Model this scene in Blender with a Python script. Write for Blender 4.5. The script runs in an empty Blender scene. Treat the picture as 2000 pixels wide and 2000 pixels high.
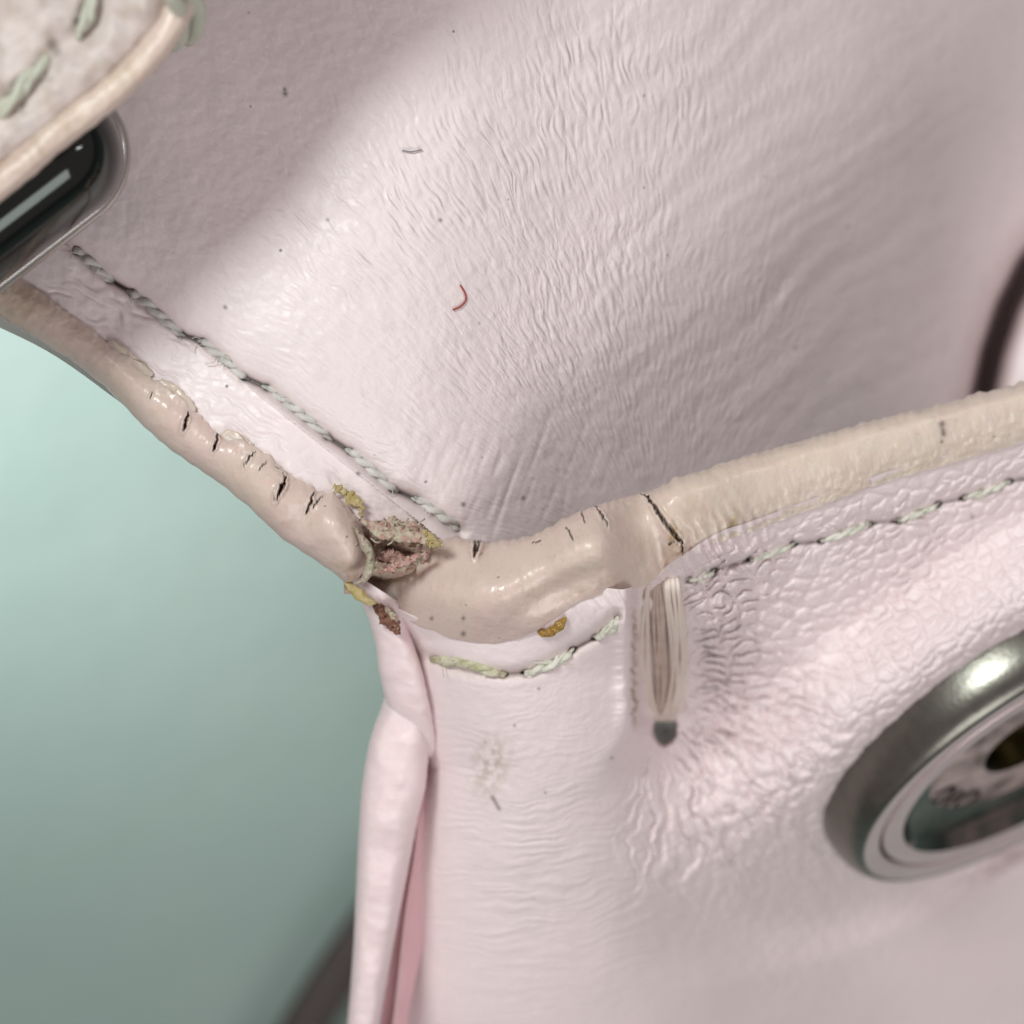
import bpy, math
import numpy as np
from mathutils import Vector, Matrix

# ------------------------------------------------------------------ camera, world, lamps, exposure
sc = bpy.context.scene
COL = sc.collection
sc.unit_settings.scale_length = 0.01            # 1 unit = 1 cm
TABLE_Z = -12.0
CAM_Z = 10.0

cam_d = bpy.data.cameras.new('camera')
cam = bpy.data.objects.new('camera', cam_d)
COL.objects.link(cam)
cam.location = (0, 0, CAM_Z)
cam_d.sensor_width = 36
cam_d.lens = 90
cam_d.clip_start = 0.05
cam_d.clip_end = 500
cam_d.dof.use_dof = True
cam_d.dof.focus_distance = CAM_Z + 0.02
cam_d.dof.aperture_fstop = 0.52
sc.camera = cam

world = bpy.data.worlds.new('World')
sc.world = world
world.use_nodes = True
bg = world.node_tree.nodes['Background']
bg.inputs[0].default_value = (1.0, 0.875, 0.88, 1)
bg.inputs[1].default_value = 0.325

def lamp(name, kind, direction, dist, power, size, color, target=(0, 0, 0), size_y=None):
    d = bpy.data.lights.new(name, kind)
    d.energy = power
    d.color = color
    if kind == 'AREA':
        d.shape = 'RECTANGLE' if size_y else 'DISK'
        d.size = size
        if size_y:
            d.size_y = size_y
    o = bpy.data.objects.new(name, d)
    COL.objects.link(o)
    v = Vector(direction).normalized()
    t = Vector(target)
    o.location = t + v * dist
    o.rotation_euler = (-v).to_track_quat('-Z', 'Y').to_euler()
    return o

lamp('ceiling_lamp', 'AREA', (-0.34, 0.33, 0.88), 42, 12300, 9.5, (0.93, 1.0, 0.97))
lamp('side_lamp', 'AREA', (0.24, -0.76, 0.60), 40, 5000, 22, (0.98, 1.0, 0.98), size_y=18)
lamp('strip_lamp', 'AREA', (0.74, 0.36, 0.57), 40, 1100, 2.0, (1.0, 1.0, 1.0), size_y=9)
pool = lamp('added_table_spot', 'SPOT', (-0.55, 0.2, 0.8), 34, 1.0, 1, (0.94, 1.0, 0.98), target=(-5.4, 2.8, TABLE_Z))  # added spot without a known source, brightens the upper left of the table
pool.data.energy = 92000
pool.data.spot_size = math.radians(19)
pool.data.spot_blend = 1.0
pool.data.shadow_soft_size = 2.0

sc.view_settings.view_transform = 'Standard'
sc.view_settings.look = 'None'
sc.view_settings.exposure = 0.0
sc.view_settings.gamma = 1.0
sc.view_settings.use_curve_mapping = False
sc.cycles.max_bounces = 6
sc.cycles.diffuse_bounces = 4

# ------------------------------------------------------------------ plan coordinates
# measured plan coordinates: 500 per cm at height z = 0, origin at (1000, 1000), second axis downwards
def world_xyz(px, py, z):
    s = 0.002 * (CAM_Z - z) / CAM_Z
    return (px - 1000.0) * s, (1000.0 - py) * s, z

def pt(px, py, z):
    return Vector(world_xyz(px, py, z))

# ------------------------------------------------------------------ numpy noise
RS = np.random.RandomState(7)
PERM = RS.permutation(4096)
GA = RS.rand(4096) * 2 * np.pi
GX, GY = np.cos(GA), np.sin(GA)
RX, RY = RS.rand(4096), RS.rand(4096)

def hsh(i, j):
    return PERM[(PERM[i & 4095] + j) & 4095]

def perlin(x, y):
    x, y = np.broadcast_arrays(np.asarray(x, float), np.asarray(y, float))
    i, j = np.floor(x).astype(np.int64), np.floor(y).astype(np.int64)
    fx, fy = x - i, y - j
    u, v = fx**3 * (fx * (fx * 6 - 15) + 10), fy**3 * (fy * (fy * 6 - 15) + 10)
    def g(a, b):
        h = hsh(i + a, j + b)
        return GX[h] * (fx - a) + GY[h] * (fy - b)
    n0 = g(0, 0) * (1 - u) + g(1, 0) * u
    n1 = g(0, 1) * (1 - u) + g(1, 1) * u
    return (n0 * (1 - v) + n1 * v) * 1.5

def fbm(x, y, o=4):
    s, a, f = 0, 1.0, 1.0
    for k in range(o):
        s = s + a * perlin(x * f + 17.3 * k, y * f - 9.1 * k)
        a *= 0.5
        f *= 2.03
    return s

def worley(x, y):
    i, j = np.floor(x).astype(np.int64), np.floor(y).astype(np.int64)
    f1 = np.full(x.shape, 9.0)
    f2 = np.full(x.shape, 9.0)
    for a in (-1, 0, 1):
        for b in (-1, 0, 1):
            h = hsh(i + a, j + b)
            d = np.hypot(i + a + 0.1 + 0.8 * RX[h] - x, j + b + 0.1 + 0.8 * RY[h] - y)
            f2 = np.minimum(f2, np.maximum(f1, d))
            f1 = np.minimum(f1, d)
    return f1, f2

def sst(a, b, x):
    t = np.clip((x - a) / (b - a), 0, 1)
    return t * t * (3 - 2 * t)

def gauss(x, y, cx, cy, sx, sy=None, rot=0.0):
    sy = sy or sx
    c, s = math.cos(rot), math.sin(rot)
    dx, dy = x - cx, y - cy
    return np.exp(-(((dx * c + dy * s) / sx) ** 2 + ((-dx * s + dy * c) / sy) ** 2))

def seg_dist(x, y, pts):
    """distance to a polyline and the position 0..1 along it"""
    best = np.full(np.shape(x), 1e9)
    pos = np.zeros(np.shape(x))
    L = [0]
    for a, b in zip(pts[:-1], pts[1:]):
        L.append(L[-1] + math.hypot(b[0] - a[0], b[1] - a[1]))
    for k, (a, b) in enumerate(zip(pts[:-1], pts[1:])):
        ax, ay, bx, by = a[0], a[1], b[0], b[1]
        l2 = (bx - ax) ** 2 + (by - ay) ** 2
        t = np.clip(((x - ax) * (bx - ax) + (y - ay) * (by - ay)) / l2, 0, 1)
        d = np.hypot(x - ax - t * (bx - ax), y - ay - t * (by - ay))
        m = d < best
        best = np.where(m, d, best)
        pos = np.where(m, (L[k] + t * math.sqrt(l2)) / L[-1], pos)
    return best, pos

def smooth_curve(pts, n):
    """Catmull-Rom through control points, evenly spread by chord length"""
    p = np.array(pts, float)
    q = np.vstack([2 * p[0] - p[1], p, 2 * p[-1] - p[-2]])
    out = []
    for k in range(1, len(q) - 2):
        t = np.linspace(0, 1, 40, endpoint=False)[:, None]
        a, b, c, d = q[k - 1], q[k], q[k + 1], q[k + 2]
        out.append(0.5 * (2 * b + (c - a) * t + (2 * a - 5 * b + 4 * c - d) * t**2 + (3 * b - a - 3 * c + d) * t**3))
    out = np.vstack(out + [p[-1:]])
    ln = np.concatenate([[0], np.cumsum(np.linalg.norm(np.diff(out, axis=0), axis=1))])
    t = np.linspace(0, ln[-1], n)
    return np.stack([np.interp(t, ln, out[:, i]) for i in range(p.shape[1])], 1)

# ------------------------------------------------------------------ object helpers
bag = bpy.data.objects.new('handbag', None)
COL.objects.link(bag)
bag.location = (1.2, -0.6, TABLE_Z)
bag['label'] = 'pale pink leather handbag with worn, cracked painted edges and torn corner'
bag['category'] = 'handbag'
BASE = {}

def link_mesh(name, verts, faces, mat, parent=None, attrs=None, smooth=True):
    """faces: (n, 4) or (n, 3) int array"""
    me = bpy.data.meshes.new(name)
    verts = np.asarray(verts, np.float32).reshape(-1, 3)
    faces = np.asarray(faces, np.int32)
    k = faces.shape[1]
    me.vertices.add(len(verts))
    me.vertices.foreach_set('co', verts.ravel())
    me.loops.add(faces.size)
    me.loops.foreach_set('vertex_index', faces.ravel())
    me.polygons.add(len(faces))
    me.polygons.foreach_set('loop_start', np.arange(0, faces.size, k, dtype=np.int32))
    me.polygons.foreach_set('use_smooth', np.full(len(faces), smooth))
    for an, av in (attrs or {}).items():
        if an.startswith('flow'):
            a = me.attributes.new(an, 'FLOAT_VECTOR', 'POINT')
            a.data.foreach_set('vector', np.stack([av[0], av[1], 0 * av[0]], -1).astype(np.float32).ravel())
            continue
        a = me.attributes.new(an, 'FLOAT', 'POINT')
        a.data.foreach_set('value', np.asarray(av, np.float32).ravel())
    me.update()
    me.validate()
    me.materials.append(mat)
    o = bpy.data.objects.new(name, me)
    COL.objects.link(o)
    if parent is not None:
        o.parent = parent
        r = parent
        off = Vector((0, 0, 0))
        while r is not None:
            off += r.location
            r = r.parent
        o.location = -off
    return o

def grid_faces(n, m, close_m=False, flip=False):
    i = np.arange(n - 1)[:, None]
    j = np.arange(m if close_m else m - 1)[None, :]
    j2 = (j + 1) % m
    a, b, c, d = i * m + j, i * m + j2, (i + 1) * m + j2, (i + 1) * m + j
    f = np.stack(np.broadcast_arrays(a, b, c, d), -1).reshape(-1, 4)
    return f[:, ::-1] if flip else f

def sheet(name, PX, PY, Z, mat, parent=None, attrs=None):
    X, Y, Z = world_xyz(PX, PY, Z)
    v = np.stack([X, Y, Z], -1)
    f = grid_faces(*PX.shape)
    # orient towards +z
    a, b, c = v.reshape(-1, 3)[f[0, 0]], v.reshape(-1, 3)[f[0, 1]], v.reshape(-1, 3)[f[0, 2]]
    mid = len(f) // 2
    a, b, c = (v.reshape(-1, 3)[f[mid, q]] for q in range(3))
    if np.cross(b - a, c - a)[2] < 0:
        f = f[:, ::-1]
    return link_mesh(name, v, f, mat, parent, attrs)

def sweep(path, radius, ring=10):
    """tube round an (n,3) path; radius scalar or (n,). Returns verts, faces"""
    path = np.asarray(path, float)
    n = len(path)
    T = np.gradient(path, axis=0)
    T /= np.linalg.norm(T, axis=1)[:, None] + 1e-12
    ref = np.array([0.13, 0.21, 0.97])
    A = np.cross(T, ref)
    A /= np.linalg.norm(A, axis=1)[:, None] + 1e-12
    B = np.cross(T, A)
    th = np.linspace(0, 2 * np.pi, ring, endpoint=False)
    r = np.broadcast_to(np.asarray(radius, float), (n,))
    V = path[:, None] + r[:, None, None] * (A[:, None] * np.cos(th)[None, :, None] + B[:, None] * np.sin(th)[None, :, None])
    V = np.concatenate([path[None, :1].repeat(ring, 1), V, path[None, -1:].repeat(ring, 1)], 0)
    return V.reshape(-1, 3), grid_faces(n + 2, ring, True, True)

def join(parts):
    vs, fs, k = [], [], 0
    for v, f in parts:
        vs.append(v)
        fs.append(f + k)
        k += len(v)
    return np.vstack(vs), np.vstack(fs)

# ------------------------------------------------------------------ materials
def new_mat(name):
    m = bpy.data.materials.new(name)
    m.use_nodes = True
    nt = m.node_tree
    return m, nt, nt.nodes['Principled BSDF']

def N(nt, t, **kw):
    n = nt.nodes.new(t)
    for k, v in kw.items():
        if k in n.inputs:
            n.inputs[k].default_value = v
        else:
            setattr(n, k, v)
    return n

def mixc(nt, fac, a, b, mode='MIX'):
    n = nt.nodes.new('ShaderNodeMix')
    n.data_type = 'RGBA'
    n.blend_type = mode
    for sock, val in ((n.inputs['Factor'], fac), (n.inputs['A'], a), (n.inputs['B'], b)):
        pass
    ins = [s for s in n.inputs if s.enabled]
    fs = next(s for s in n.inputs if s.name == 'Factor' and s.type == 'VALUE')
    cs = [s for s in n.inputs if s.type == 'RGBA']
    for sock, val in ((fs, fac), (cs[0], a), (cs[1], b)):
        if hasattr(val, 'is_output'):
            nt.links.new(val, sock)
        else:
            sock.default_value = val if not isinstance(val, tuple) or len(val) == 4 else (*val, 1)
    return next(s for s in n.outputs if s.type == 'RGBA')

def ramp(nt, src, a, b):
    n = nt.nodes.new('ShaderNodeMapRange')
    n.clamp = True
    n.inputs['From Min'].default_value = a
    n.inputs['From Max'].default_value = b
    nt.links.new(src, n.inputs['Value'])
    return n.outputs[0]

def math_n(nt, op, a, b):
    n = nt.nodes.new('ShaderNodeMath')
    n.operation = op
    for s, v in zip(n.inputs, (a, b)):
        if hasattr(v, 'is_output'):
            nt.links.new(v, s)
        else:
            s.default_value = v
    return n.outputs[0]

def attr(nt, name):
    n = nt.nodes.new('ShaderNodeAttribute')
    n.attribute_name = name
    return n.outputs['Fac']

def coords(nt):
    return nt.nodes.new('ShaderNodeNewGeometry').outputs['Position']

def noise(nt, co, scale, detail=3, rough=0.5):
    n = N(nt, 'ShaderNodeTexNoise')
    n.inputs['Scale'].default_value = scale
    n.inputs['Detail'].default_value = detail
    n.inputs['Roughness'].default_value = rough
    nt.links.new(co, n.inputs['Vector'])
    return n.outputs['Fac']

def bump(nt, bsdf, h, strength, dist, chain=None):
    b = nt.nodes.new('ShaderNodeBump')
    b.inputs['Strength'].default_value = strength
    b.inputs['Distance'].default_value = dist
    nt.links.new(h, b.inputs['Height'])
    if chain:
        nt.links.new(chain, b.inputs['Normal'])
    nt.links.new(b.outputs[0], bsdf.inputs['Normal'])
    return b.outputs[0]

def leather(name, base, rough=0.42, speck=1.0, grime=0.25, micro=1.0, sss=0.0, creases=()):
    m, nt, p = new_mat(name)
    co = coords(nt)
    big = noise(nt, co, 1.4, 4)
    mid = noise(nt, co, 9, 5, 0.6)
    c = mixc(nt, ramp(nt, big, 0.35, 0.7), base, tuple(x * y for x, y in zip(base, (0.95, 0.955, 0.96))))
    c = mixc(nt, math_n(nt, 'MULTIPLY', ramp(nt, mid, 0.52, 0.85), grime), c, (0.42, 0.38, 0.36))
    # dust specks
    v = N(nt, 'ShaderNodeTexVoronoi')
    v.inputs['Scale'].default_value = 9.0
    nt.links.new(co, v.inputs['Vector'])
    sp = ramp(nt, v.outputs['Distance'], 0.075, 0.04)
    rnd = nt.nodes.new('ShaderNodeSeparateColor')
    nt.links.new(v.outputs['Color'], rnd.inputs[0])
    sp = math_n(nt, 'MULTIPLY', sp, ramp(nt, rnd.outputs[0], 0.72, 0.95))
    c = mixc(nt, math_n(nt, 'MULTIPLY', sp, 0.75 * speck), c, (0.06, 0.055, 0.06))
    c = mixc(nt, math_n(nt, 'MULTIPLY', attr(nt, 'stain'), 0.75), c, (0.36, 0.25, 0.16))
    c = mixc(nt, attr(nt, 'dirt_gap_dark'), c, (0.035, 0.028, 0.025))
    nt.links.new(c, p.inputs['Base Color'])
    fine = noise(nt, co, 95, 3, 0.6)
    r = nt.nodes.new('ShaderNodeMapRange')
    r.inputs['To Min'].default_value = rough - 0.08
    r.inputs['To Max'].default_value = rough + 0.12
    nt.links.new(mid, r.inputs['Value'])
    nt.links.new(r.outputs[0], p.inputs['Roughness'])
    p.inputs['Specular IOR Level'].default_value = 0.5
    p.inputs['Subsurface Weight'].default_value = sss
    p.inputs['Subsurface Radius'].default_value = (0.06, 0.025, 0.028)
    p.inputs['Subsurface Scale'].default_value = 1.0
    tot = math_n(nt, 'MULTIPLY', fine, 0.0012 * micro)
    tot = math_n(nt, 'ADD', tot, math_n(nt, 'MULTIPLY', noise(nt, co, 32, 3, 0.6), 0.0018 * micro))
    for fl, am, (sx, sy), depth, edge in creases:
        vec = nt.nodes.new('ShaderNodeAttribute')
        vec.attribute_name = fl
        sc_ = nt.nodes.new('ShaderNodeVectorMath')
        sc_.operation = 'MULTIPLY'
        sc_.inputs[1].default_value = (sx, sy, 1)
        nt.links.new(vec.outputs['Vector'], sc_.inputs[0])
        # a little wander so that the cells are not straight-sided
        wn = N(nt, 'ShaderNodeTexNoise', Scale=1.3, Detail=2.0)
        nt.links.new(sc_.outputs[0], wn.inputs['Vector'])
        wv = nt.nodes.new('ShaderNodeVectorMath')
        wv.operation = 'ADD'
        nt.links.new(sc_.outputs[0], wv.inputs[0])
        cw = nt.nodes.new('ShaderNodeVectorMath')
        cw.operation = 'SCALE'
        cw.inputs['Scale'].default_value = 0.4
        nt.links.new(wn.outputs['Color'], cw.inputs[0])
        nt.links.new(cw.outputs[0], wv.inputs[1])
        vo = N(nt, 'ShaderNodeTexVoronoi')
        vo.voronoi_dimensions = '2D'
        vo.feature = 'DISTANCE_TO_EDGE'
        vo.inputs['Scale'].default_value = 1.0
        nt.links.new(wv.outputs[0], vo.inputs['Vector'])
        mr = nt.nodes.new('ShaderNodeMapRange')
        mr.interpolation_type = 'SMOOTHSTEP'
        mr.inputs['From Max'].default_value = edge
        nt.links.new(vo.outputs['Distance'], mr.inputs['Value'])
        vf = N(nt, 'ShaderNodeTexVoronoi')
        vf.voronoi_dimensions = '2D'
        nt.links.new(wv.outputs[0], vf.inputs['Vector'])
        vf.inputs['Scale'].default_value = 1.0
        hsum = math_n(nt, 'SUBTRACT', mr.outputs[0], math_n(nt, 'MULTIPLY', vf.outputs['Distance'], 0.55))
        # some creases stay shallow
        pn = noise(nt, sc_.outputs[0], 0.45, 2)
        hsum = math_n(nt, 'MULTIPLY', hsum, ramp(nt, pn, 0.25, 0.6))
        hh = math_n(nt, 'MULTIPLY', hsum, attr(nt, am))
        tot = math_n(nt, 'ADD', tot, math_n(nt, 'MULTIPLY', hh, depth))
    bump(nt, p, tot, 1.0, 1.0)
    return m

PINK = (0.85, 0.738, 0.738)
M_inner = leather('pink_inner_leather', PINK, 0.38, 1.0, 0.22, 1.0, 0.0,
                  [('flow', 'amt', (1, 1), 0.0050, 0.45), ('flow2', 'amt2', (1, 1), 0.0046, 0.45), ('flow', 'amt', (2.1, 2.6), 0.0016, 0.4)])
M_front = leather('pink_grained_leather', (0.85, 0.728, 0.73), 0.47, 0.7, 0.12, 1.0, 0.0,
                  [('flow', 'amt', (2.3, 2.1), 0.0030, 0.3), ('flow2', 'amt2', (1, 1), 0.0026, 0.45)])
M_fold = leather('pink_smooth_leather', (0.875, 0.72, 0.725), 0.45, 0.3, 0.10, 0.6, 0.3)
M_crease_glow = leather('pink_crease_glow', (0.80, 0.50, 0.53), 0.5, 0.0, 0.05, 0.6, 0.3)  # deeper pink stands in for light glowing through the fold crease
M_tab = leather('grimy_pink_leather', (0.62, 0.535, 0.505), 0.5, 1.0, 1.0)

def paint_mat(name):
    m, nt, p = new_mat(name)
    co = coords(nt)
    n1 = noise(nt, co, 2.3, 5, 0.55)
    n2 = noise(nt, co, 11, 4, 0.6)
    rose, cream = (0.645, 0.485, 0.45), (0.72, 0.62, 0.525)
    c = mixc(nt, attr(nt, 'cream'), rose, cream)
    c = mixc(nt, math_n(nt, 'MULTIPLY', ramp(nt, n1, 0.42, 0.66), 0.7), c, (0.66, 0.55, 0.45))
    c = mixc(nt, math_n(nt, 'MULTIPLY', ramp(nt, n2, 0.45, 0.72), 0.5), c, (0.68, 0.53, 0.49))
    c = mixc(nt, math_n(nt, 'MULTIPLY', ramp(nt, noise(nt, co, 4.4, 5, 0.65), 0.52, 0.72), 0.35), c, (0.52, 0.43, 0.39))
    c = mixc(nt, math_n(nt, 'MULTIPLY', ramp(nt, noise(nt, co, 26, 4, 0.7), 0.58, 0.75), 0.3), c, (0.36, 0.28, 0.22))
    v = N(nt, 'ShaderNodeTexVoronoi')
    v.inputs['Scale'].default_value = 8
    nt.links.new(co, v.inputs['Vector'])
    c = mixc(nt, math_n(nt, 'MULTIPLY', ramp(nt, v.outputs['Distance'], 0.055, 0.03), 0.6), c, (0.10, 0.08, 0.07))
    c = mixc(nt, math_n(nt, 'MULTIPLY', attr(nt, 'stain'), 0.85), c, (0.30, 0.19, 0.055))
    c = mixc(nt, attr(nt, 'dirt_gap_dark'), c, (0.035, 0.020, 0.016))
    nt.links.new(c, p.inputs['Base Color'])
    rg = nt.nodes.new('ShaderNodeMapRange')
    rg.inputs['To Min'].default_value = 0.24
    rg.inputs['To Max'].default_value = 0.48
    rg.inputs['From Min'].default_value = 0.3
    rg.inputs['From Max'].default_value = 0.7
    nt.links.new(noise(nt, co, 5, 4, 0.65), rg.inputs['Value'])
    nt.links.new(rg.outputs[0], p.inputs['Roughness'])
    p.inputs['Coat Weight'].default_value = 0.15
    p.inputs['Coat Roughness'].default_value = 0.2
    p.inputs['Subsurface Weight'].default_value = 0.3
    p.inputs['Subsurface Radius'].default_value = (0.07, 0.035, 0.025)
    p.inputs['Subsurface Scale'].default_value = 1.0
    tot = math_n(nt, 'ADD', math_n(nt, 'MULTIPLY', noise(nt, co, 7, 3, 0.55), 0.011), math_n(nt, 'MULTIPLY', noise(nt, co, 40, 3, 0.6), 0.0018))
    bump(nt, p, tot, 1.0, 1.0)
    return m

M_paint = paint_mat('beige_edge_paint')
M_tabedge = paint_mat('matte_beige_edge_paint')
M_tabedge.node_tree.nodes['Principled BSDF'].inputs['Coat Weight'].default_value = 0.0

def simple(name, col, rough=0.5, metal=0.0, bumps=None, var=None, **kw):
    m, nt, p = new_mat(name)
    co = coords(nt)
    if var:
        c = mixc(nt, ramp(nt, noise(nt, co, var[1], 4, 0.6), 0.35, 0.68), col, var[0])
        nt.links.new(c, p.inputs['Base Color'])
    else:
        p.inputs['Base Color'].default_value = (*col, 1)
    p.inputs['Roughness'].default_value = rough
    p.inputs['Metallic'].default_value = metal
    for k, v in kw.items():
        p.inputs[k].default_value = v
    if bumps:
        bump(nt, p, noise(nt, co, bumps[0], 4, 0.6), bumps[1], bumps[2])
    return m

M_thread = simple('off_white_thread', (0.64, 0.61, 0.58), 0.5, bumps=(150, 0.6, 0.006), var=((0.50, 0.49, 0.45), 20))
M_thread_green = simple('pale_green_thread', (0.74, 0.72, 0.65), 0.5, bumps=(150, 0.6, 0.006), var=((0.54, 0.54, 0.43), 25))
M_thread_aged = simple('yellowed_green_thread', (0.68, 0.64, 0.50), 0.55, bumps=(120, 0.7, 0.008), var=((0.40, 0.39, 0.22), 22))
M_thread_brown = simple('brown_gap_thread', (0.62, 0.50, 0.44), 0.6, var=((0.50, 0.38, 0.32), 12))  # brown strand that fills the gap between the two cream ones
M_thread_cream = simple('cream_thread', (0.74, 0.655, 0.595), 0.5, bumps=(120, 0.3, 0.004), var=((0.72, 0.60, 0.53), 12))
M_tab_thread = simple('faded_green_thread', (0.55, 0.555, 0.46), 0.6, bumps=(60, 0.5, 0.02), var=((0.60, 0.61, 0.50), 9))
M_glue = simple('amber_glue', (0.50, 0.39, 0.22), 0.4, bumps=(40, 0.4, 0.02), var=((0.42, 0.33, 0.12), 14))
M_glue_dark = simple('brown_glue', (0.26, 0.13, 0.015), 0.2, bumps=(40, 0.4, 0.02), var=((0.36, 0.22, 0.04), 18))
M_core = simple('frayed_leather_core', (0.50, 0.27, 0.24), 0.85, bumps=(60, 0.4, 0.006), var=((0.50, 0.50, 0.37), 30))
M_pinkcore = simple('torn_pink_fibre', (0.42, 0.20, 0.17), 0.85, bumps=(70, 0.6, 0.008), var=((0.60, 0.44, 0.38), 34))
M_lip = simple('curled_paint_back', (0.34, 0.33, 0.22), 0.4, bumps=(40, 0.4, 0.01), var=((0.50, 0.38, 0.34), 10))
M_brown = simple('bare_brown_leather', (0.33, 0.16, 0.10), 0.75, bumps=(50, 0.8, 0.02), var=((0.22, 0.10, 0.07), 20))
M_fibre = simple('pale_fibre', (0.46, 0.40, 0.31), 0.7)
M_red = simple('red_fibre', (0.36, 0.06, 0.05), 0.6)
M_grey = simple('grey_fibre', (0.28, 0.25, 0.27), 0.6)
M_black = simple('black_nickel', (0.05, 0.055, 0.052), 0.10, 1.0)
M_rim = simple('pale_nickel', (0.55, 0.52, 0.50), 0.25, 1.0)
M_gun = simple('gunmetal', (0.20, 0.19, 0.165), 0.30, 1.0, bumps=(38, 0.12, 0.01), var=((0.165, 0.16, 0.14), 16))
M_cap = simple('pink_reflect_nickel', (0.68, 0.555, 0.555), 0.26, 0.35, var=((0.62, 0.51, 0.515), 3))  # reflected pink of the leather is put into the base colour
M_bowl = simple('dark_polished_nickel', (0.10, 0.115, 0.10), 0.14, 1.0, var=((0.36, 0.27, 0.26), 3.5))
M_hole = simple('brass_hole', (0.022, 0.017, 0.006), 0.4, 1.0)
M_floor = simple('pink_mottled_nickel', (0.66, 0.50, 0.48), 0.36, 0.3, bumps=(9, 0.4, 0.03), var=((0.14, 0.10, 0.09), 6))  # pink base is a painted reflection, with dark mottling over it
M_eyelet = simple('grey_green_cloth', (0.30, 0.33, 0.315), 0.6, 0.0, bumps=(30, 0.5, 0.02), var=((0.24, 0.27, 0.26), 14))
M_line = simple('dark_engraved_line', (0.03, 0.025, 0.025), 0.5, 0.5)
M_table = simple('teal_table', (0.228, 0.290, 0.270), 0.55, bumps=(1.2, 0.15, 0.2), var=((0.205, 0.28, 0.256), 0.35))
M_strap = simple('dark_brown_strap', (0.030, 0.018, 0.016), 0.5, bumps=(6, 0.3, 0.05))

# ------------------------------------------------------------------ height of the leather panels (cm)
LEFT_TOP = [(-330, 330), (-60, 480), (50, 552), (130, 610), (205, 664), (280, 722), (320, 752), (375, 795), (425, 846), (470, 856),
            (520, 886), (565, 925), (610, 950), (655, 968), (690, 1000)]
LEFT_BOT = [(-400, 400), (-130, 545), (0, 618), (75, 663), (150, 712), (218, 768), (270, 822), (335, 880), (400, 924), (450, 960),
            (500, 1004), (545, 1046), (590, 1078), (640, 1110), (676, 1138)]
RIGHT_TOP = [(694, 1122), (745, 1092), (800, 1064), (850, 1046), (905, 1050), (960, 1058), (1010, 1052), (1060, 1036), (1110, 1008),
             (1170, 985), (1235, 967), (1275, 955), (1330, 931), (1420, 901), (1560, 862), (1700, 822), (1850, 785), (2000, 745), (2250, 680)]
RIGHT_BOT = [(690, 1142), (738, 1184), (786, 1208), (838, 1230), (890, 1248), (960, 1257), (1036, 1238), (1088, 1205), (1135, 1174),
             (1192, 1160), (1262, 1142), (1318, 1098), (1380, 1066), (1462, 1040), (1592, 992), (1736, 940), (1884, 898), (2034, 852), (2290, 775)]
LM = (np.array(LEFT_TOP) + np.array(LEFT_BOT)) / 2
RM = (np.array(RIGHT_TOP) + np.array(RIGHT_BOT)) / 2
EDGE = [tuple(p) for p in LM] + [tuple(p) for p in RM[2:]]
EX, EY = np.array([p[0] for p in EDGE]), np.array([p[1] for p in EDGE])

STITCH_L = [((150, 489), (214, 546)), ((258, 571), (353, 652)), ((396, 668), (476, 737)), ((521, 757), (640, 853)),
            ((684, 882), (768, 956)), ((814, 976), (892, 1030))]
SEAM_L = [(60, 410), (150, 488), (214, 546), (258, 571), (353, 652), (396, 668), (476, 737), (521, 757), (640, 853), (684, 882), (768, 956), (814, 976), (900, 1040)]

def z_inner(px, py):
    q = ((px - 560) * 0.95 + (py - 650) * 0.31) / 500
    qq = np.maximum(q, 0)
    z = -0.46 * np.where(qq < 2.3, qq**2, 2.3**2 + 4.6 * (qq - 2.3))
    z = z - 0.05 * np.maximum(-q, 0) ** 2
    # strip beside the painted edge lies a little lower than the padded panel
    d, _ = seg_dist(px, py, [(-330, 60)] + SEAM_L)
    side = (px - 150) * 0.62 - (py - 489) * 0.78        # > 0 on the panel side
    puff = np.where(side > 0, 1 - np.exp(-(d / 48)), 0.0)
    return z + 0.10 * puff * sst(1150, 800, px)

def col_left(py):
    return np.interp(py, [900, 1130, 1190, 1250, 1330, 1430, 1500, 1600, 1750, 1900, 2000, 2300, 2700],
                     [668, 690, 752, 792, 803, 826, 840, 820, 790, 762, 745, 700, 640])

SNAP_TILT = math.radians(62)
SNAP_PHI = math.radians(-60)                    # the cap looks down the slope of the front panel
SNAP_N = Vector((math.sin(SNAP_TILT) * math.cos(SNAP_PHI), math.sin(SNAP_TILT) * math.sin(SNAP_PHI), math.cos(SNAP_TILT)))
SNAP_H = 0.22
SNAP_TOP = pt(2046, 1482, -2.0)
SNAP_BASE = SNAP_TOP - SNAP_N * SNAP_H

def snap_plane(px, py):
    a, b = (px - 1000) * 0.0002, (1000 - py) * 0.0002
    k = SNAP_N.x * a + SNAP_N.y * b
    z = (SNAP_N.dot(SNAP_BASE) - 10 * k) / (SNAP_N.z - k)
    x, y = a * (10 - z), b * (10 - z)
    return z, np.sqrt((x - SNAP_BASE.x) ** 2 + (y - SNAP_BASE.y) ** 2 + (z - SNAP_BASE.z) ** 2)

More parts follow.
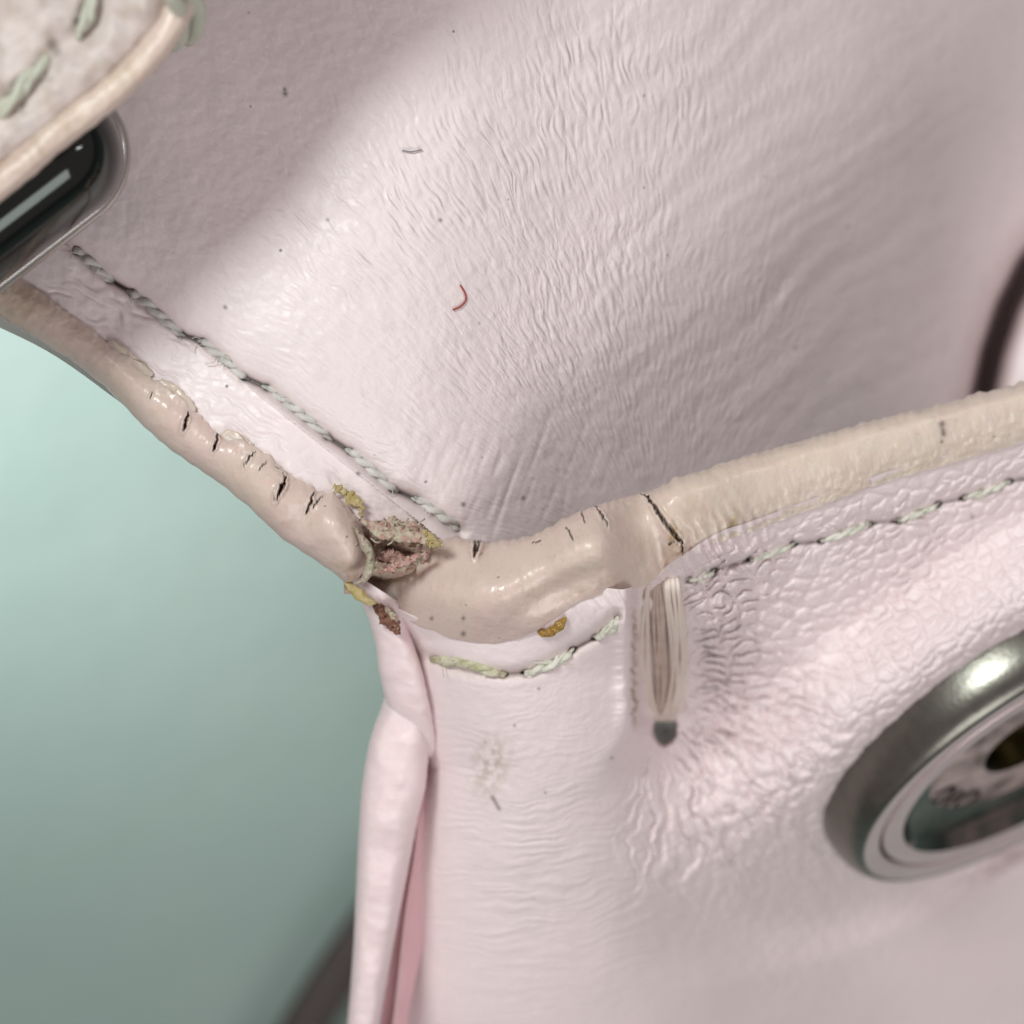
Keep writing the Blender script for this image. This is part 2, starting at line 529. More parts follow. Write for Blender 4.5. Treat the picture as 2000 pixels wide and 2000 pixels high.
def z_front(px, py):
    d = ((px - 1300) * 0.45 + (py - 1050) * 0.89) / 500
    dp = np.maximum(d, -0.5)
    zp = -0.26 - (1.25 * dp + 0.26 * dp**2 * (dp > 0))
    zc = -0.13 - 0.66 * (py - 1200) / 500 - 0.20 * np.maximum((py - 1200) / 500, 0) ** 2
    zc = zc - 1.05 * ((px - 960) / 500) ** 2 * sst(1180, 1330, py)
    k = sst(1180, 1560 + 0.95 * np.maximum(py - 1250, 0), px)
    z = zc * (1 - k) + zp * k
    # the column of leather rolls away on its left
    m = np.clip((px - col_left(py)) / 230, 0, 1)
    z = z - 0.42 * (1 - np.sqrt(np.clip(1 - (1 - m) ** 2, 0, 1)))
    zpl, dpl = snap_plane(px, py)
    k = sst(2.3, 1.10, dpl)
    z = z * (1 - k) + zpl * k
    # gully where the thread is wrapped round, and the folds under it
    gx = np.interp(py, [1100, 1200, 1400, 1500, 1650, 1800], [1290, 1288, 1296, 1292, 1330, 1390])
    amp = np.interp(py, [1080, 1160, 1430, 1520, 1700, 1900], [0.10, 0.32, 0.34, 0.17, 0.05, 0.0])
    e = px - gx
    z = z - amp * np.where(e < 0, np.exp(-(np.abs(e) / np.interp(py, [1420, 1600], [54, 130])) ** np.interp(py, [1400, 1560], [6, 2])), np.exp(-(e / 150) ** 2))
    return z

def pits(px, py, lst):
    s = np.zeros(np.shape(px))
    for x, y, r in lst:
        s = np.maximum(s, np.exp(-(((px - x) ** 2 + (py - y) ** 2) / r**2) ** 1.5))
    return s

# ------------------------------------------------------------------ setting
tb = 160.0
table = link_mesh('table', [(-tb, -tb, TABLE_Z), (tb, -tb, TABLE_Z), (tb, tb, TABLE_Z), (-tb, tb, TABLE_Z)], [(0, 1, 2, 3)], M_table, None, None, False)
table['kind'] = 'structure'

# ------------------------------------------------------------------ inner panel
nu, nv = 880, 540
u = np.linspace(-330, 2280, nu)[:, None]
low = np.interp(u, EX, EY) + np.interp(u, [600, 760, 900, 2280], [0, 0, 45, 60])
v = np.linspace(0, 1, nv)[None, :]
PX = np.broadcast_to(u, (nu, nv)).copy()
PY = -300 + (low + 300) * v
Z = z_inner(PX, PY)
cx, cy = 1300, 1130
aw_ = 13 * sst(80, 700, np.hypot(PX - cx, PY - cy))
wx = PX + aw_ * fbm(PX / 150, PY / 150, 3)
wy = PY + aw_ * fbm(PX / 150 + 50, PY / 150 + 9, 3)
ang = np.arctan2(wy - cy, wx - cx)
rr = np.hypot(wx - cx, wy - cy)
def ridge(n):
    return -np.clip(n + 0.05, 0, 1) ** 1.3 * 2.2
w1 = ridge(perlin(ang * 30, rr / 170)) * sst(900, 400, rr) + 0.9 * ridge(perlin(ang * 52 + 40, rr / 130)) * sst(350, 750, rr) + 0.6 * ridge(perlin(ang * 15 + 4, rr / 380)) * sst(120, 260, rr)
w2 = perlin(wx / 16 + wy / 60, wy / 26 - wx / 50) + perlin(ang * 70 + 7, rr / 45)
zone = gauss(PX, PY, 1050, 480, 480, 560, -0.5)
zone = zone * sst(90, 300, rr) * (0.6 + 0.7 * np.clip(fbm(PX / 260 + 3, PY / 260, 2) + 0.3, 0, 1))
Z += 0.0026 * w1 * zone + 0.0014 * w2 * zone
# softer long folds on the side that sinks into the bag
w3 = perlin((PX * 0.62 + PY * 0.78) / 42 + 0.8 * fbm(PX / 300, PY / 300, 2), (PX * 0.78 - PY * 0.62) / 330)
Z += 0.011 * w3 * gauss(PX, PY, 1560, 430, 430, 520)
# creases of the strip and of the tucked corner
dS, _ = seg_dist(PX, PY, SEAM_L)
side = (PX - 150) * 0.62 - (PY - 489) * 0.78
strip = (side < 0) * sst(0, 14, dS)
a_, b_ = PX * 0.90 + PY * 0.42, -PX * 0.42 + PY * 0.90
Z += 0.006 * ridge(perlin(a_ / 85 + 5, b_ / 15 + 1.3 * fbm(PX / 60, PY / 60, 2))) * strip
Z += 0.005 * ridge(perlin((PX + PY * 0.35) / 15, (PY - PX * 0.3) / 110)) * gauss(PX, PY, 1010, 930, 170, 110)
Z += 0.007 * fbm(PX / 210 + 8, PY / 210, 3) + 0.0022 * fbm(PX / 26, PY / 26, 3)
# seam groove and needle holes
Z -= 0.022 * np.exp(-(dS / 11) ** 2)
hl = [p for s in STITCH_L for p in s]
pt_l = pits(PX, PY, [(x, y, 8) for x, y in hl])
Z -= 0.03 * pt_l
gapd = np.zeros_like(PX)
for (s0, s1), (t0, t1) in zip(STITCH_L[:-1], STITCH_L[1:]):
    dg, _ = seg_dist(PX, PY, [s1, t0])
    gapd = np.maximum(gapd, np.exp(-(dg / 4.5) ** 2))
Z -= 0.03 * gapd
# the deep pleat on the far right of the inside
dR, _ = seg_dist(PX, PY, [(1905, 830), (1935, 690), (1965, 600), (2005, 520), (2080, 420), (2250, 260)])
Z -= 1.1 * np.exp(-(dR / 26) ** 2)
Z += 1.6 * sst(20, 330, (PX - 1935) + (PY - 690) * 0.42)
tear = sst(1.15, 0.8, np.hypot((PX - 766) / 68 + 0.12 * fbm(PX / 20, PY / 20, 2), (PY - 1066 - 0.25 * (PX - 768)) / 38))
Z -= 0.35 * tear + 0.4 * gauss(PX, PY, 748, 1118, 42, 26)
dirt_gap_dark = np.clip(0.80 * gapd + 0.7 * pt_l, 0, 0.92)  # needle holes and stitch gaps coloured dark, specks added below
for x, y, r in ((557, 183, 5), (556, 175, 4), (860, 430, 4), (440, 600, 4), (1022, 973, 4), (905, 985, 5), (1553, 680, 3), (700, 925, 4), (640, 430, 3)):
    dirt_gap_dark = np.maximum(dirt_gap_dark, 0.8 * np.exp(-(((PX - x) ** 2 + (PY - y) ** 2) / r**2)))
stain = 0.25 * np.exp(-(dS / 16) ** 2)
near = sst(950, 550, rr)
a1 = np.clip(zone * 1.25, 0, 1) * near + 0.7 * strip * (side < 0) * 0
a2 = np.clip(zone * 1.35, 0, 1) * (1 - near)
inner = sheet('inner_panel', PX, PY, Z, M_inner, bag, {'dirt_gap_dark': dirt_gap_dark, 'stain': stain, 'amt': a1, 'amt2': a2,
              'flow': (ang * 36, rr / 58), 'flow2': (ang * 60 + 60, rr / 60)})

# ------------------------------------------------------------------ front panel with its rounded column
nu, nv = 760, 640
uu = np.linspace(0, 1, nu)[:, None]
px0 = 690 + uu * (2290 - 690)
A = np.interp(px0, [p[0] for p in RIGHT_BOT], [p[1] for p in RIGHT_BOT]) - np.interp(px0, [690, 860, 960, 1140, 1210, 1330, 1420], [4, 8, 28, 28, 4, 4, 20])
vv = np.linspace(0, 1, nv)[None, :]
PY = A + (2420 - A) * vv
PX = px0 + (col_left(PY) - 690) * (1 - uu) ** 3
Z = z_front(PX, PY)
# pebbled grain, stretched along the slope
wx = PX + 10 * fbm(PX / 60, PY / 60, 3)
wy = PY + 10 * fbm(PX / 60 + 31, PY / 60 + 4, 3)
dr = math.radians(33)
U, V = wx * math.cos(dr) - wy * math.sin(dr), wx * math.sin(dr) + wy * math.cos(dr)
f1, f2 = worley(U / 40, V / 20)
g1, g2 = worley(U / 27 + 9.5, V / 15 + 3.2)
gr = np.hypot(wx - 1190, wy - 1300)
ga = np.arctan2(wy - 1300, wx - 1190)
q1, q2 = worley(ga * 14 + 30, gr / 46)
nr = sst(600, 360, gr)
peb = (sst(0.0, 0.42, f2 - f1) - 0.5 * f1) * (1 - nr) * 1.45 + 1.45 * (sst(0.0, 0.42, q2 - q1) - 0.6 * q1) * nr * sst(90, 260, gr)
pb2 = sst(0.0, 0.4, g2 - g1)
mp = sst(1240, 1400, PX - 0.25 * np.maximum(PY - 1450, 0)) * (1 - 0.85 * sst(1560, 1950, PY + 0.12 * (PX - 1700)))
mp = mp * (0.55 + 0.45 * sst(2200, 1500, PX)) * sst(8, 75, PY - A)
loc = 0.85 + 0.3 * np.clip(fbm(PX / 190, PY / 190, 2), -0.8, 0.8)
loc = loc + 0.8 * gauss(PX, PY, 1400, 1270, 90, 170)
Z += 0.0175 * peb * mp * loc
# fine transverse wrinkles of the column, turning upwards on the right
cx, cy = 985, 960
rw = np.hypot(PX - cx, (PY - cy)) + 14 * fbm(PX / 120, PY / 120, 3)
aw = np.arctan2(PY - cy, PX - cx)
mc = sst(1480, 1250, PX - 0.35 * np.maximum(PY - 1400, 0)) * sst(1240, 1400, PY)
mc = mc * (0.35 + 0.9 * gauss(PX, PY, 1150, 1720, 330, 190)) * sst(2150, 1800, PY)
Z += 0.0013 * ridge(perlin(rw / 16, aw * 3.2 + rw / 300)) * mc
# folds fanning out below the punched hole
hx, hy = 1290, 1370
ra = np.hypot(PX - hx, PY - hy)
an = np.arctan2(PX - hx, PY - hy) + 0.12 * fbm(PX / 90, PY / 90, 3)      # 0 = straight down
mf = sst(40, 130, ra) * sst(520, 190, ra) * sst(1.75, 0.9, np.abs(an - 0.45)) * sst(1225, 1330, PX + 0.2 * (PY - 1400))
nf = perlin(an * 7.5 + 0.3, ra / 300)
Z -= 0.038 * np.clip(1 - np.abs(nf) / 0.24, 0, 1) ** 1.4 * mf * np.clip(ra / 220, 0.3, 1.1)
Z += 0.016 * ridge(perlin(an * 15 + 7, ra / 170)) * mf
# small gathers under the seam to the right of the thread wrap
pl = ((PX - 1300) * 0.93 - (PY - 1110) * 0.36)
mg = gauss(PX, PY, 1390, 1080, 110, 42, -0.35)
Z += 0.022 * np.sin(pl / 3.6 + 2 * fbm(PX / 40, PY / 40, 2)) * mg
mg2 = gauss(PX, PY, 1180, 1185, 80, 26, -0.35)
Z += 0.005 * np.sin(pl / 3.4 + 3 * fbm(PX / 40, PY / 40, 2)) * mg2
Z += 0.010 * fbm(PX / 230 + 4, PY / 230, 3) + 0.0016 * fbm(PX / 22, PY / 22, 3)
# raw edge of the turned leather beside the thread wrap
ex = 1233 + 7 * perlin(PY / 22, PY * 0) + 4 * perlin(PY / 9, PY * 0 + 3)
my = sst(1172, 1215, PY) * sst(1440, 1390, PY)
Z -= 0.10 * sst(0, 12, PX - ex) * sst(110, 60, PX - ex) * my
Z += 0.035 * np.exp(-((PX - ex + 12) / 16) ** 2) * my
Z -= 0.30 * gauss(PX, PY, 738, 1165, 66, 44) * sst(26, 4, PY - A)
# seams
STITCH_C = [((846, 1288), (984, 1317)), ((1026, 1313), (1118, 1268)), ((1162, 1244), (1206, 1204))]
STITCH_R = [((1345, 1133), (1394, 1114)), ((1466, 1092), (1550, 1062)), ((1604, 1056), (1698, 1022)), ((1754, 1016), (1832, 984)),
            ((1882, 972), (1972, 940)), ((2022, 930), (2110, 896))]
hl = [p for s in STITCH_C + STITCH_R for p in s]
pr = pits(PX, PY, [(x, y, 8) for x, y in hl])
Z -= 0.03 * pr
dC, _ = seg_dist(PX, PY, [(770, 1250), (800, 1268), (846, 1288), (915, 1312), (984, 1317), (1026, 1312), (1075, 1297), (1118, 1268), (1162, 1244), (1206, 1200)])
dQ, _ = seg_dist(PX, PY, [p for s in STITCH_R for p in s])
Z -= 0.030 * np.exp(-(dC / 13) ** 2) + 0.026 * np.exp(-(dQ / 13) ** 2)
gapd = np.zeros_like(PX)
for L_ in (STITCH_C, STITCH_R):
    for (s0, s1), (t0, t1) in zip(L_[:-1], L_[1:]):
        dg, _ = seg_dist(PX, PY, [s1, t0])
        gapd = np.maximum(gapd, np.exp(-(dg / 4.5) ** 2))
Z -= 0.028 * gapd
_, dpl = snap_plane(PX, PY)
Z -= 0.45 * sst(1.02, 0.94, dpl)
hole = sst(1.35, 0.75, np.hypot((PX - 1297) / 20, (PY - 1424) / 27) + 0.12 * perlin(PX / 14, PY / 14))
Z -= 0.24 * hole
dirt_gap_dark = np.clip(0.4 * gapd + 0.4 * pr , 0, 0.9)  # darker colour in the stitch holes and between stitches
dirt_gap_dark = np.maximum(dirt_gap_dark, 0.2 * np.exp(-((PX - ex - 5) / 4) ** 2) * my)
d0, _ = seg_dist(PX, PY, [(962, 1557), (975, 1580)])
dirt_gap_dark = np.maximum(dirt_gap_dark, 0.6 * np.exp(-(d0 / 4) ** 2))
for x, y, r in ((1065, 1548, 3), (1052, 1345, 3), (1195, 1480, 3), (1005, 1417, 3), (1900, 1010, 4)):
    dirt_gap_dark = np.maximum(dirt_gap_dark, 0.6 * np.exp(-(((PX - x) ** 2 + (PY - y) ** 2) / r**2)))
sp = np.clip(0.55 + 1.1 * fbm((PX + 0.6 * PY) / 19, (PY - 0.7 * PX) / 19, 4), 0, 1)
stain = 0.75 * gauss(PX, PY, 962, 1487, 34, 45, 0.2) * sp + 0.3 * gauss(PX, PY, 950, 1545, 30, 24) * sp
stain = np.maximum(stain, 0.35 * np.exp(-(dC / 15) ** 2))
stain = np.maximum(stain, 0.9 * np.exp(-((PX - ex - 6) / 6) ** 2) * my * np.clip(0.6 + fbm(PX / 12, PY / 12, 2), 0, 1))
front = sheet('front_panel', PX, PY, Z, M_front, bag, {'dirt_gap_dark': dirt_gap_dark, 'stain': stain, 'amt': mp * loc, 'amt2': mc, 'flow': (U / 42, V / 21), 'flow2': (rw / 15, aw * 5.5)})

# ------------------------------------------------------------------ painted edges: swept, lumpy, cracked
def band(name, top, bot, zc, hz, mat, parent, n=700, ring=96, cracks=(), notches=(), stains=(), cream=None, ragged=3.0, lumps=0.008,
         cap0=0.0, cap1=0.0, power=0.75, extra=None, marks=(), merge=None):
    """a rounded edge between two plan outlines. zc(px, py) centre height, hz half thickness"""
    pairs = smooth_curve(np.hstack([np.array(top, float), np.array(bot, float)]), n)
    T, B = pairs[:, :2].copy(), pairs[:, 2:].copy()
    s = np.linspace(0, 1, n)
    ln = np.concatenate([[0], np.cumsum(np.linalg.norm(np.diff((T + B) / 2, axis=0), axis=1))])
    N_ = T - B
    W = np.linalg.norm(N_, axis=1)
    N_ /= W[:, None]
    jt = ragged * 1.4 * (perlin(ln / 17, ln * 0) + 0.8 * perlin(ln / 55, ln * 0 + 5))
    jb = ragged * 0.8 * perlin(ln / 30, ln * 0 + 9)
    C, H = (T + B) / 2, np.linalg.norm(T - B, axis=1) / 2
    k = np.ones(n)
    if cap0:
        k *= np.sqrt(np.clip(1 - (1 - np.clip(ln / cap0, 0, 1)) ** 2, 0, 1))
    if cap1:
        k *= np.sqrt(np.clip(1 - (1 - np.clip((ln[-1] - ln) / cap1, 0, 1)) ** 2, 0, 1))
    H = H * np.maximum(k, 0.002)
    th = np.linspace(0, 2 * np.pi, ring, endpoint=False) + np.pi / ring
    c, sn = np.cos(th), np.sin(th)
    # front half carries more rings
    lat = np.sign(c) * np.abs(c) ** power
    PX = C[:, :1] + N_[:, :1] * H[:, None] * lat[None]
    PY = C[:, 1:] + N_[:, 1:] * H[:, None] * lat[None]
    jj = jt[:, None] * np.clip(lat, 0, 1)[None] ** 5 + jb[:, None] * np.clip(-lat, 0, 1)[None] ** 5
    PX = PX + N_[:, :1] * jj * np.minimum(k, 1)[:, None]
    PY = PY + N_[:, 1:] * jj * np.minimum(k, 1)[:, None]
    kk = np.maximum(k, 0.002)[:, None]
    if merge is None:
        z0 = zc(C[:, 0], C[:, 1])
        Z = z0[:, None] + hz(C[:, 0])[:, None] * kk * (np.sign(sn) * np.abs(sn) ** 0.85)[None]
    else:                                       # one side lies flush on a sheet, the other rolls over
        ms, zf, rise, drop, crest = merge
        E = C + N_ * (ms * H)[:, None]
        zm = (zf(E[:, 0], E[:, 1]) + 0.012)[:, None]
        ker = np.hanning(101) / np.hanning(101).sum()
        zm = np.convolve(np.pad(zm[:, 0], 50, mode='edge'), ker, 'valid')[:, None]
        ra, dp_ = rise(C[:, 0])[:, None] * kk, drop(C[:, 0])[:, None] * kk
        tc = crest(C[:, 0])[:, None]
        tq = (lat * ms)[None]                   # 1 on the flush side, -1 on the free side
        inn = 1 - np.clip((tq - tc) / (1 - tc), 0, 1) ** 1.7
        out = 1 - np.sqrt(np.clip(1 - np.clip((tc - tq) / (1 + tc), 0, 1) ** 2, 0, 1))
        Z = np.where(tq > tc, zm + ra * inn, zm + ra - dp_ * out)
        Z = Z - 0.10 * np.clip(-sn, 0, 1)[None] * kk
    fr = sst(-0.1, 0.25, sn)[None] * np.ones((n, 1))
    Z += lumps * fr * fbm(PX / 95, PY / 95, 3) + 0.0018 * fr * fbm(PX / 16, PY / 16, 3)
    dirt_gap_dark = np.zeros_like(Z)
    stain = np.zeros_like(Z)
    if extra is not None:
        Z += fr * extra(PX, PY)
    for pts, wd, dep in cracks:
        wd = wd * 0.68
        d, t = seg_dist(PX + 3 * perlin(PX / 8, PY / 8), PY + 3 * perlin(PX / 8 + 9, PY / 8), pts)
        wv = wd * (0.35 + 0.65 * np.sin(np.pi * np.clip(0.2 + 0.8 * (1 - t), 0, 1)))
        g = np.exp(-(d / wv) ** 2) * fr
        Z -= dep * g
        Z += 0.4 * dep * np.exp(-((d - 2.4 * wv) / (1.6 * wv)) ** 2) * fr
        dirt_gap_dark = np.maximum(dirt_gap_dark, np.clip(1.25 * g, 0, 0.95))
    for x, y, r in marks:
        dirt_gap_dark = np.maximum(dirt_gap_dark, 0.75 * fr * np.exp(-(((PX - x) ** 2 + (PY - y) ** 2) / r**2)))
    for x, y, sx, sy, rot, a in stains:
        stain = np.maximum(stain, a * gauss(PX, PY, x, y, sx, sy, rot) * fr * np.clip(0.7 + 0.8 * fbm(PX / 15, PY / 15, 3), 0, 1.2))
    cr = cream(PX, PY) if cream is not None else np.zeros_like(Z)
    X, Y, Zw = world_xyz(PX, PY, Z)
    return link_mesh(name, np.stack([X, Y, Zw], -1), grid_faces(n, ring, True, True), mat, parent,
                     {'dirt_gap_dark': dirt_gap_dark, 'stain': stain, 'cream': cr})

cracks_l = [([(368, 805), (364, 822), (357, 842)], 3.4, 0.035), ([(425, 846), (424, 860), (416, 878)], 3.2, 0.035),
            ([(500, 880), (488, 893), (475, 911)], 2.2, 0.02), ([(521, 900), (507, 917)], 1.8, 0.014),
            ([(556, 918), (556, 942), (538, 974)], 3.8, 0.045), ([(298, 767), (292, 778)], 2.0, 0.015),
            ([(612, 960), (606, 985), (598, 1002)], 2.8, 0.03), ([(630, 968), (612, 990)], 2.0, 0.02)]
def left_extra(px, py):
    e = 0.05 * gauss(px, py, 655, 1030, 46, 42) - 0.03 * gauss(px, py, 595, 1010, 22, 60, 0.6) + 0.035 * gauss(px, py, 690, 1095, 30, 40)
    # flakes of paint lapping over the leather
    return e + 0.012 * gauss(px, py, 340, 765, 40, 12, 0.65) + 0.012 * gauss(px, py, 480, 862, 40, 12, 0.55)
edge_l = band('painted_edge', LEFT_TOP + [(722, 1042)], LEFT_BOT + [(712, 1146)], lambda x, y: np.interp(x, [-300, 0, 500, 700], [-0.10, -0.07, -0.05, -0.07]),
              lambda x: np.interp(x, [-300, 300, 500, 700], [0.11, 0.12, 0.14, 0.16]), M_paint, bag, 760, 80, cracks_l,
              cream=lambda x, y: 0.15 + 0.5 * sst(350, 150, x) + 0.25 * fbm(x / 120, y / 120, 2), ragged=4.0, cap1=48, extra=left_extra,
              merge=(1, z_inner, lambda x: np.interp(x, [-300, 300, 560, 650, 720], [0.02, 0.025, 0.04, 0.07, 0.05]), lambda x: 0.20 + 0 * x, lambda x: 0.30 + 0 * x),
              stains=[(690, 1120, 40, 22, 0.5, 0.5), (40, 590, 60, 50, 0, 0.4)])
edge_l['label'] = 'cracked rosy beige painted edge beside the twisted white stitching'

cracks_r = [([(1252, 962), (1266, 972), (1279, 991), (1304, 1028), (1331, 1060)], 4.2, 0.05), ([(1331, 1060), (1334, 1085)], 3.0, 0.03),
            ([(1322, 1050), (1306, 1064)], 2.2, 0.02),
            ([(1135, 992), (1137, 1004), (1142, 1022)], 2.2, 0.02), ([(1160, 986), (1174, 1002), (1188, 1026)], 2.4, 0.022),
            ([(1103, 1030), (1113, 1040), (1122, 1058)], 2.2, 0.02), ([(928, 1036), (930, 1058), (927, 1084)], 5.0, 0.06),
            ([(942, 1040), (930, 1074)], 5.0, 0.05), ([(1040, 1062), (1056, 1056)], 1.8, 0.012)]
def right_extra(px, py):
    e = 0.07 * gauss(px, py, 930, 1160, 110, 70, -0.1) - 0.055 * gauss(px, py, 1095, 1150, 80, 26, -0.45)
    e = e + 0.04 * gauss(px, py, 1150, 1075, 80, 50, -0.4) - 0.03 * gauss(px, py, 960, 1085, 30, 40)
    e = e - 0.05 * gauss(px, py, 740, 1120, 40, 14, -0.5)
    e = e - 0.04 * gauss(px, py, 1310, 1075, 34, 60, -0.6)
    pl = ((px - 1300) * 0.93 - (py - 1110) * 0.36)
    e = e + 0.012 * np.sin(pl / 3.6 + 2 * fbm(px / 40, py / 40, 2)) * gauss(px, py, 1390, 1055, 110, 36, -0.35)
    # fine grain of the leather under the paint
    low = ((px - 1330) * 0.34 + (py - 1000))      # grain shows through towards the leather
    return e + 0.004 * fbm(px / 13, py / 13, 2) * sst(1280, 1400, px) * sst(-10, 60, low)
edge_r = band('painted_edge', RIGHT_TOP, RIGHT_BOT, lambda x, y: np.interp(x, [690, 800, 960, 1250, 1400, 2300], [-0.24, -0.13, -0.11, -0.15, -0.19, -0.30]),
              lambda x: np.interp(x, [690, 800, 1000, 1300, 2300], [0.06, 0.12, 0.15, 0.13, 0.13]), M_paint, bag, 1000, 90, cracks_r,
              cream=lambda x, y: 0.15 + 0.75 * sst(1180, 1420, x) + 0.2 * fbm(x / 140, y / 140, 2), ragged=3.0, extra=right_extra,
              merge=(-1, z_front, lambda x: np.interp(x, [690, 800, 960, 1100, 1250, 1330, 2300], [0.05, 0.13, 0.16, 0.14, 0.13, 0.12, 0.11]), lambda x: np.interp(x, [690, 800, 1300, 2300], [0.12, 0.2, 0.20, 0.18]), lambda x: np.interp(x, [800, 1200, 1360], [0.05, -0.05, -0.5])),
              stains=[(1318, 1045, 14, 46, 0.3, 0.9), (1432, 1022, 10, 26, 0.2, 0.8), (760, 1135, 46, 10, -0.3, 0.55), (1360, 1000, 60, 30, 0, 0.25),
                      (1150, 1150, 70, 10, -0.4, 0.3)],
              marks=[(1840, 828, 6), (1841, 838, 5), (1843, 848, 5), (1839, 862, 4), (843, 1208, 4), (905, 1207, 4), (905, 1238, 5)])
edge_r['label'] = 'smooth cream and beige painted edge split by one long crack'

def flake(poly, lift, mat):
    c = smooth_curve(poly + [poly[0]], 49)[:-1]
    c = c + 3.0 * np.stack([perlin(c[:, 0] / 7, c[:, 1] / 7), perlin(c[:, 0] / 7 + 9, c[:, 1] / 7)], -1)
    m = c.mean(0)
    rings = [(0.0, 0.0), (0.55, 0.001), (0.94, 0.003), (1.0, 0.0), (0.99, -0.008), (0.5, -0.012)]
    V = []
    for k, dz in rings:
        q = m + (c - m) * k
        X, Y, Zw = world_xyz(q[:, 0], q[:, 1], z_inner(q[:, 0], q[:, 1]) + lift + dz + 0.006 * perlin(q[:, 0] / 12, q[:, 1] / 12))
        V.append(np.stack([X, Y, Zw], -1))
    v = np.stack(V)
    nn = v.shape[0] * v.shape[1]
    return link_mesh('paint_flake', v, grid_faces(len(rings), 48, True), mat, edge_l,
                     {'cream': np.full(nn, 0.5), 'dirt_gap_dark': np.zeros(nn), 'stain': np.full(nn, 0.12)})
flake([(318, 740), (345, 754), (380, 790), (372, 806), (330, 790), (292, 764), (300, 748)], 0.016, M_paint)
flake([(430, 850), (444, 838), (474, 850), (506, 880), (548, 916), (562, 926), (546, 934), (512, 914), (470, 886)], 0.022, M_paint)
flake([(206, 660), (236, 672), (284, 712), (300, 734), (270, 726), (228, 694)], 0.014, M_paint)

# ------------------------------------------------------------------ gusset folds on the left of the column
def zero(px, py):
    return np.zeros_like(px)
band('gusset_top', [(780, 1176), (800, 1235), (822, 1300), (836, 1360), (848, 1420), (856, 1490)],
     [(676, 1110), (712, 1190), (731, 1250), (742, 1320), (762, 1392), (802, 1462)],
     lambda x, y: np.interp(y, [1100, 1250, 1330, 1400, 1480], [-0.36, -0.50, -0.60, -0.74, -0.98]), lambda x: 0.13 + 0 * x, M_fold, bag, 260, 60, ragged=0.5,
     lumps=0.02, power=0.9, cap1=40)
band('gusset_fold', [(830, 1240), (834, 1320), (836, 1390), (838, 1450), (832, 1530), (816, 1600), (797, 1700), (768, 1850), (742, 2000), (705, 2250)],
     [(790, 1235), (766, 1310), (748, 1372), (724, 1440), (709, 1520), (702, 1600), (697, 1700), (690, 1850), (678, 2000), (655, 2250)],
     lambda x, y: np.interp(y, [1235, 1310, 1380, 1450, 1600, 2000, 2250], [-1.0, -0.86, -0.82, -0.84, -0.99, -1.52, -1.9]), lambda x: 0.19 + 0 * x, M_fold, bag,
     420, 70, ragged=0.5, lumps=0.02, cap0=150, power=0.8)
band('crease_glow_strip', [(870, 1400), (880, 1500), (868, 1600), (845, 1750), (815, 1900), (795, 2000), (755, 2250)],
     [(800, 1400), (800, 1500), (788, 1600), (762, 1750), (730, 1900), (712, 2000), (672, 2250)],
     lambda x, y: np.interp(y, [1400, 1600, 2000, 2250], [-1.08, -1.22, -1.75, -2.1]), lambda x: 0.06 + 0 * x, M_crease_glow, bag, 200, 30, ragged=0.5, lumps=0.01)  # added strip, its colour paints the pink glow in the gap

# side wall of the bag that carries the edges down to the table
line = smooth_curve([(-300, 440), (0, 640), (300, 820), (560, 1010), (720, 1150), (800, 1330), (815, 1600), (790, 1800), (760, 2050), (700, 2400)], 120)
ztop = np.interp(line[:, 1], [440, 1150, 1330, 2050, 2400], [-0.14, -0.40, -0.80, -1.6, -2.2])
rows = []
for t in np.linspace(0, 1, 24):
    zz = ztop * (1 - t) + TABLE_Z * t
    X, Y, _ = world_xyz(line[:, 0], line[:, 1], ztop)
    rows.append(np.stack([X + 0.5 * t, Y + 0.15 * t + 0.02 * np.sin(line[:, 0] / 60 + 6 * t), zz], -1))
link_mesh('side_panel', np.stack(rows), grid_faces(24, 120), M_fold, bag)

